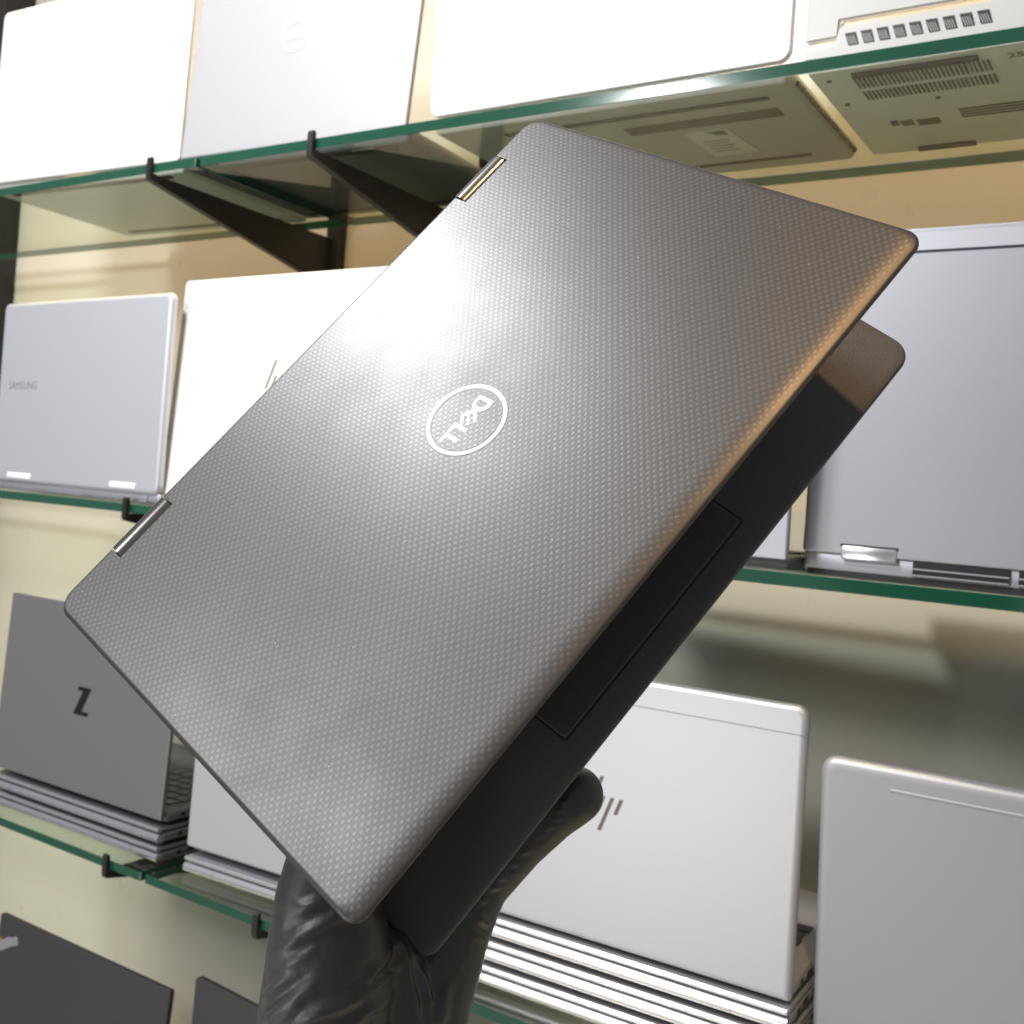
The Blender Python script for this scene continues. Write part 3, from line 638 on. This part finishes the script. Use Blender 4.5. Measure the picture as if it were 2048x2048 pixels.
# hinges
for (a0, a1) in NOTCH:
    bm = bmesh.new(); k = 16; prof_h = []
    for i in range(k + 1):
        a = math.pi * (0.0 + i / k); prof_h.append((0.0038 - 0.0043 * math.cos(a), 0.0020 - 0.0026 * math.sin(a)))
    prof_h = prof_h + [(0.0081, 0.0085), (-0.0005, 0.0085)]
    prism(bm, prof_h, a0, a1, lambda b, d, a: Vector((a, b, d))); bmesh.ops.recalc_face_normals(bm, faces=bm.faces)
    fg(link('hinge', bm, M['chrome'], smooth=30), LM)
# base
BD = 0.2046
pb = [(0.004, 0.0), (0.0012, 0.0), (0.0004, 0.0003), (0, 0.001), (0, 0.0024), (0.004, 0.0052), (0.011, 0.0088), (0.013, 0.0092), (0.015, 0.0092)]
bm = rslab(LW * 1.0065, BD - 0.0055, (0.010, 0.010, 0.0090, 0.0055), pb, lambda a, b, d: Vector((a, b + 0.006, d)), n=12)
bs = fg(link('base', bm, M['soft_black'], smooth=40), BM_)
def bpart(name, bm, m, sm=40): o = link(name, bm, M[m], smooth=sm); o.parent = bs; return o
bm = rslab(0.1110, 0.0700, (0.003,) * 4, [(0.0012, 0.0), (0.0006, 0.0), (0.0, 0.0004), (0.0, 0.001)], lambda a, b, d: Vector((0.0911 + a, 0.1235 + b, -0.0004 + d)), n=6); bpart('touchpad', bm, 'soft_black2')
bm = bmesh.new()
for x0, x1, y0, y1 in ((0.0904, 0.0911, 0.1229, 0.1940), (0.2021, 0.2028, 0.1229, 0.1940), (0.0911, 0.2021, 0.1935, 0.1944)): box(bm, x0, x1, y0, y1, -0.00008, 0.0002)
bpart('touchpad_groove', bm, 'port', 0)
kb = bmesh.new(); box(kb, 0, 0.0158, 0, 0.0150, -0.0012, 0, 0.0005); key = bpart('key', kb, 'key', 0)
for r in range(6):
    for c_ in range(15):
        o = key if r == c_ == 0 else key.copy()
        if o is not key: COL.objects.link(o); o.parent = bs
        o.location = (0.0155 + c_ * 0.0183, 0.020 + r * 0.0160, 0)

# ------------------------------------------------------------------ the gloved hand
CH = [
    [(-0.2511, 0.2958, -0.2435, 0.0310), (-0.2506, 0.2941, -0.2099, 0.0262), (-0.2490, 0.2906, -0.1897, 0.0246), (-0.2460, 0.2874, -0.1720, 0.0234), (-0.2457, 0.2848, -0.1570, 0.0212), (-0.2469, 0.2830, -0.1428, 0.0178), (-0.2473, 0.2846, -0.1303, 0.0158), (-0.2475, 0.2900, -0.1174, 0.0135), (-0.2465, 0.2967, -0.1069, 0.0118)],
    [(-0.2346, 0.3218, -0.2493, 0.0270), (-0.2346, 0.3211, -0.2152, 0.0215), (-0.2340, 0.3228, -0.1966, 0.0195), (-0.2342, 0.3270, -0.1844, 0.0195), (-0.2343, 0.3336, -0.1723, 0.0188), (-0.2305, 0.3404, -0.1582, 0.0155), (-0.2265, 0.3455, -0.1468, 0.0134), (-0.2153, 0.3554, -0.1304, 0.0119), (-0.2057, 0.3629, -0.1185, 0.0115), (-0.1986, 0.3681, -0.1117, 0.0113)],
    [(-0.2467, 0.2869, -0.1721, 0.0200), (-0.2342, 0.3035, -0.1664, 0.0118), (-0.2354, 0.3125, -0.1899, 0.0190), (-0.2336, 0.3274, -0.1843, 0.0190)],
    [(-0.2468, 0.3290, -0.1861, 0.0170), (-0.2465, 0.3413, -0.1624, 0.0145), (-0.2414, 0.3484, -0.1431, 0.0110), (-0.2308, 0.3591, -0.1170, 0.0103), (-0.2225, 0.3641, -0.1001, 0.0098)],
    [(-0.2532, 0.3248, -0.1867, 0.0160), (-0.2625, 0.3333, -0.1646, 0.0138), (-0.2661, 0.3384, -0.1449, 0.0108), (-0.2599, 0.3463, -0.1168, 0.0102), (-0.2528, 0.3511, -0.0979, 0.0096)],
    [(-0.2567, 0.3178, -0.1912, 0.0150), (-0.2739, 0.3235, -0.1729, 0.0125), (-0.2852, 0.3283, -0.1573, 0.0098), (-0.2856, 0.3354, -0.1367, 0.0090), (-0.2813, 0.3395, -0.1222, 0.0085)],
]
FOLDS = [   # slack folds of the rubber: centre line, half width, height
    ([(-0.2347, 0.2722, -0.1362), (-0.2364, 0.2703, -0.1369), (-0.2397, 0.2674, -0.1385), (-0.2438, 0.2658, -0.1409)], 0.0016, 0.0016),
    ([(-0.2306, 0.2768, -0.1405), (-0.2327, 0.2726, -0.1418), (-0.2382, 0.2672, -0.1464), (-0.2432, 0.2650, -0.1503), (-0.2489, 0.2643, -0.1555)], 0.0019, 0.0022),
    ([(-0.2423, 0.2643, -0.1615), (-0.2478, 0.2643, -0.1659), (-0.2530, 0.2653, -0.1706), (-0.2589, 0.2681, -0.1779)], 0.0018, 0.0020),
    ([(-0.2322, 0.2691, -0.1605), (-0.2397, 0.2653, -0.1674), (-0.2491, 0.2648, -0.1766), (-0.2589, 0.2680, -0.1861)], 0.0018, 0.0021),
    ([(-0.2377, 0.2659, -0.1689), (-0.2438, 0.2647, -0.1755), (-0.2499, 0.2654, -0.1831)], 0.0014, 0.0014),
    ([(-0.2276, 0.3008, -0.1573), (-0.2254, 0.2918, -0.1591), (-0.2243, 0.2847, -0.1613), (-0.2248, 0.2802, -0.1637)], 0.0015, 0.0020),
    ([(-0.2240, 0.2995, -0.1625), (-0.2244, 0.2931, -0.1662), (-0.2236, 0.2871, -0.1663), (-0.2240, 0.2824, -0.1669)], 0.0014, 0.0018),
    ([(-0.2265, 0.3012, -0.1582), (-0.2230, 0.3013, -0.1641), (-0.2223, 0.3023, -0.1708), (-0.2208, 0.3037, -0.1768), (-0.2190, 0.3045, -0.1852)], 0.0014, 0.0020),
    ([(-0.2229, 0.3059, -0.1665), (-0.2217, 0.3103, -0.1723), (-0.2200, 0.3111, -0.1772), (-0.2183, 0.3107, -0.1819)], 0.0015, 0.0018),
    ([(-0.2236, 0.2834, -0.1680), (-0.2267, 0.2752, -0.1693), (-0.2333, 0.2679, -0.1732), (-0.2410, 0.2657, -0.1782)], 0.0022, 0.0020),
    ([(-0.2264, 0.2762, -0.1765), (-0.2331, 0.2695, -0.1803), (-0.2430, 0.2665, -0.1876)], 0.0020, 0.0018),
    ([(-0.2244, 0.2969, -0.1737), (-0.2235, 0.2826, -0.1735), (-0.2273, 0.2751, -0.1788)], 0.0018, 0.0018),
    ([(-0.2181, 0.3208, -0.1745), (-0.2173, 0.3168, -0.1801), (-0.2161, 0.3151, -0.1882)], 0.0020, 0.0016),
    ([(-0.2349, 0.2680, -0.1505), (-0.2401, 0.2645, -0.1551), (-0.2482, 0.2642, -0.1613)], 0.0014, 0.0010),
    ([(-0.1946, 0.3574, -0.1105), (-0.1977, 0.3554, -0.1129)], 0.0009, 0.0007),
    ([(-0.1959, 0.3561, -0.1142), (-0.1986, 0.3542, -0.1156)], 0.0009, 0.0007),
    ([(-0.1960, 0.3560, -0.1172), (-0.2004, 0.3526, -0.1191)], 0.0009, 0.0008),
    ([(-0.1982, 0.3544, -0.1208), (-0.2017, 0.3515, -0.1218)], 0.0009, 0.0008),
    ([(-0.2013, 0.3519, -0.1241), (-0.2039, 0.3498, -0.1250)], 0.0009, 0.0008),
    ([(-0.2054, 0.3488, -0.1304), (-0.2081, 0.3461, -0.1316)], 0.0010, 0.0009),
    ([(-0.2080, 0.3464, -0.1352), (-0.2105, 0.3435, -0.1357)], 0.0010, 0.0010),
    ([(-0.2113, 0.3427, -0.1409), (-0.2138, 0.3397, -0.1409)], 0.0011, 0.0011),
    ([(-0.2128, 0.3413, -0.1441), (-0.2154, 0.3379, -0.1447)], 0.0011, 0.0012),
    ([(-0.2154, 0.3376, -0.1491), (-0.2171, 0.3350, -0.1489)], 0.0012, 0.0014),
    ([(-0.2154, 0.3399, -0.1592), (-0.2169, 0.3339, -0.1550)], 0.0013, 0.0016),
    ([(-0.2160, 0.3395, -0.1649), (-0.2171, 0.3318, -0.1607)], 0.0013, 0.0016),
]
def hand():
    bm = bmesh.new()
    def cone(p0, r0, p1, r1, n=20):
        d = (p1 - p0); u = d.orthogonal().normalized(); v = d.normalized().cross(u); ra = []
        for p_, r_ in ((p0, r0), (p1, r1)): ra.append([bm.verts.new(p_ + r_ * (math.cos(2 * math.pi * i / n) * u + math.sin(2 * math.pi * i / n) * v)) for i in range(n)])
        for i in range(n): bm.faces.new((ra[0][i], ra[0][(i + 1) % n], ra[1][(i + 1) % n], ra[1][i]))
        bm.faces.new(ra[0][::-1]); bm.faces.new(ra[1])
    for c in CH:
        for q in c: bmesh.ops.create_icosphere(bm, subdivisions=3, radius=q[3], matrix=Matrix.Translation(V(*q[:3])))
        for a, b in zip(c, c[1:]): cone(V(*a[:3]), a[3], V(*b[:3]), b[3])
    me = D.meshes.new('gloved_hand'); bm.to_mesh(me); bm.free()
    o = D.objects.new('gloved_hand', me); COL.objects.link(o)
    m = o.modifiers.new('r', 'REMESH'); m.mode = 'VOXEL'; m.voxel_size = 0.0009
    m = o.modifiers.new('s', 'SMOOTH'); m.factor = 0.5; m.iterations = 14
    bpy.context.view_layer.update()
    dg = bpy.context.evaluated_depsgraph_get(); me2 = D.meshes.new_from_object(o.evaluated_get(dg))
    o.modifiers.clear(); o.data = me2; me2.name = 'gloved_hand'
    return o
hd = hand()
def fold(me, folds):
    nv = len(me.vertices)
    cos = [v_.co.copy() for v_ in me.vertices]; nor = [v_.normal.copy() for v_ in me.vertices]
    for k, co in enumerate(cos):
        dsp = 0.0
        c0 = co - Vector((0, 0, ZC))
        for pts, wd, ht, lo, hi in folds:
            if not (lo[0] < c0.x < hi[0] and lo[1] < c0.y < hi[1] and lo[2] < c0.z < hi[2]): continue
            best = 9; tt = 0; n = len(pts) - 1
            for i in range(n):
                a, b = pts[i], pts[i + 1]; ab = b - a; t = max(0, min(1, (c0 - a).dot(ab) / ab.length_squared)); d = (c0 - a - ab * t).length
                if d < best: best = d; tt = (i + t) / n
            taper = min(1, 4 * tt + 0.15, 4 * (1 - tt) + 0.15)
            q = best / (wd * 1.1)
            dsp += 0.62 * ht * taper * (math.exp(-q * q) - 0.35 * math.exp(-(q - 2.0) ** 2 * 0.9))
        # slack rubber: fine crumples
        nn = noise.noise(c0 * 160) * 0.00008 + noise.noise(Vector((c0.x * 90, c0.y * 90, c0.z * 420))) * 0.00006
        me.vertices[k].co = co + nor[k] * (dsp + nn)
FL = [([Vector(q) for q in pts], wd, ht) for pts, wd, ht in FOLDS]
FL = [(pts, wd, ht, [min(q[i] for q in pts) - 4 * wd for i in range(3)], [max(q[i] for q in pts) + 4 * wd for i in range(3)]) for pts, wd, ht in FL]
fold(hd.data, FL)
hd.data.materials.clear(); hd.data.materials.append(M['glove'])
hd.data.polygons.foreach_set('use_smooth', [True] * len(hd.data.polygons)); hd.data.update()
tag(hd, 'hand in a wrinkled black glove gripping the lower corner of the woven laptop', 'hand')
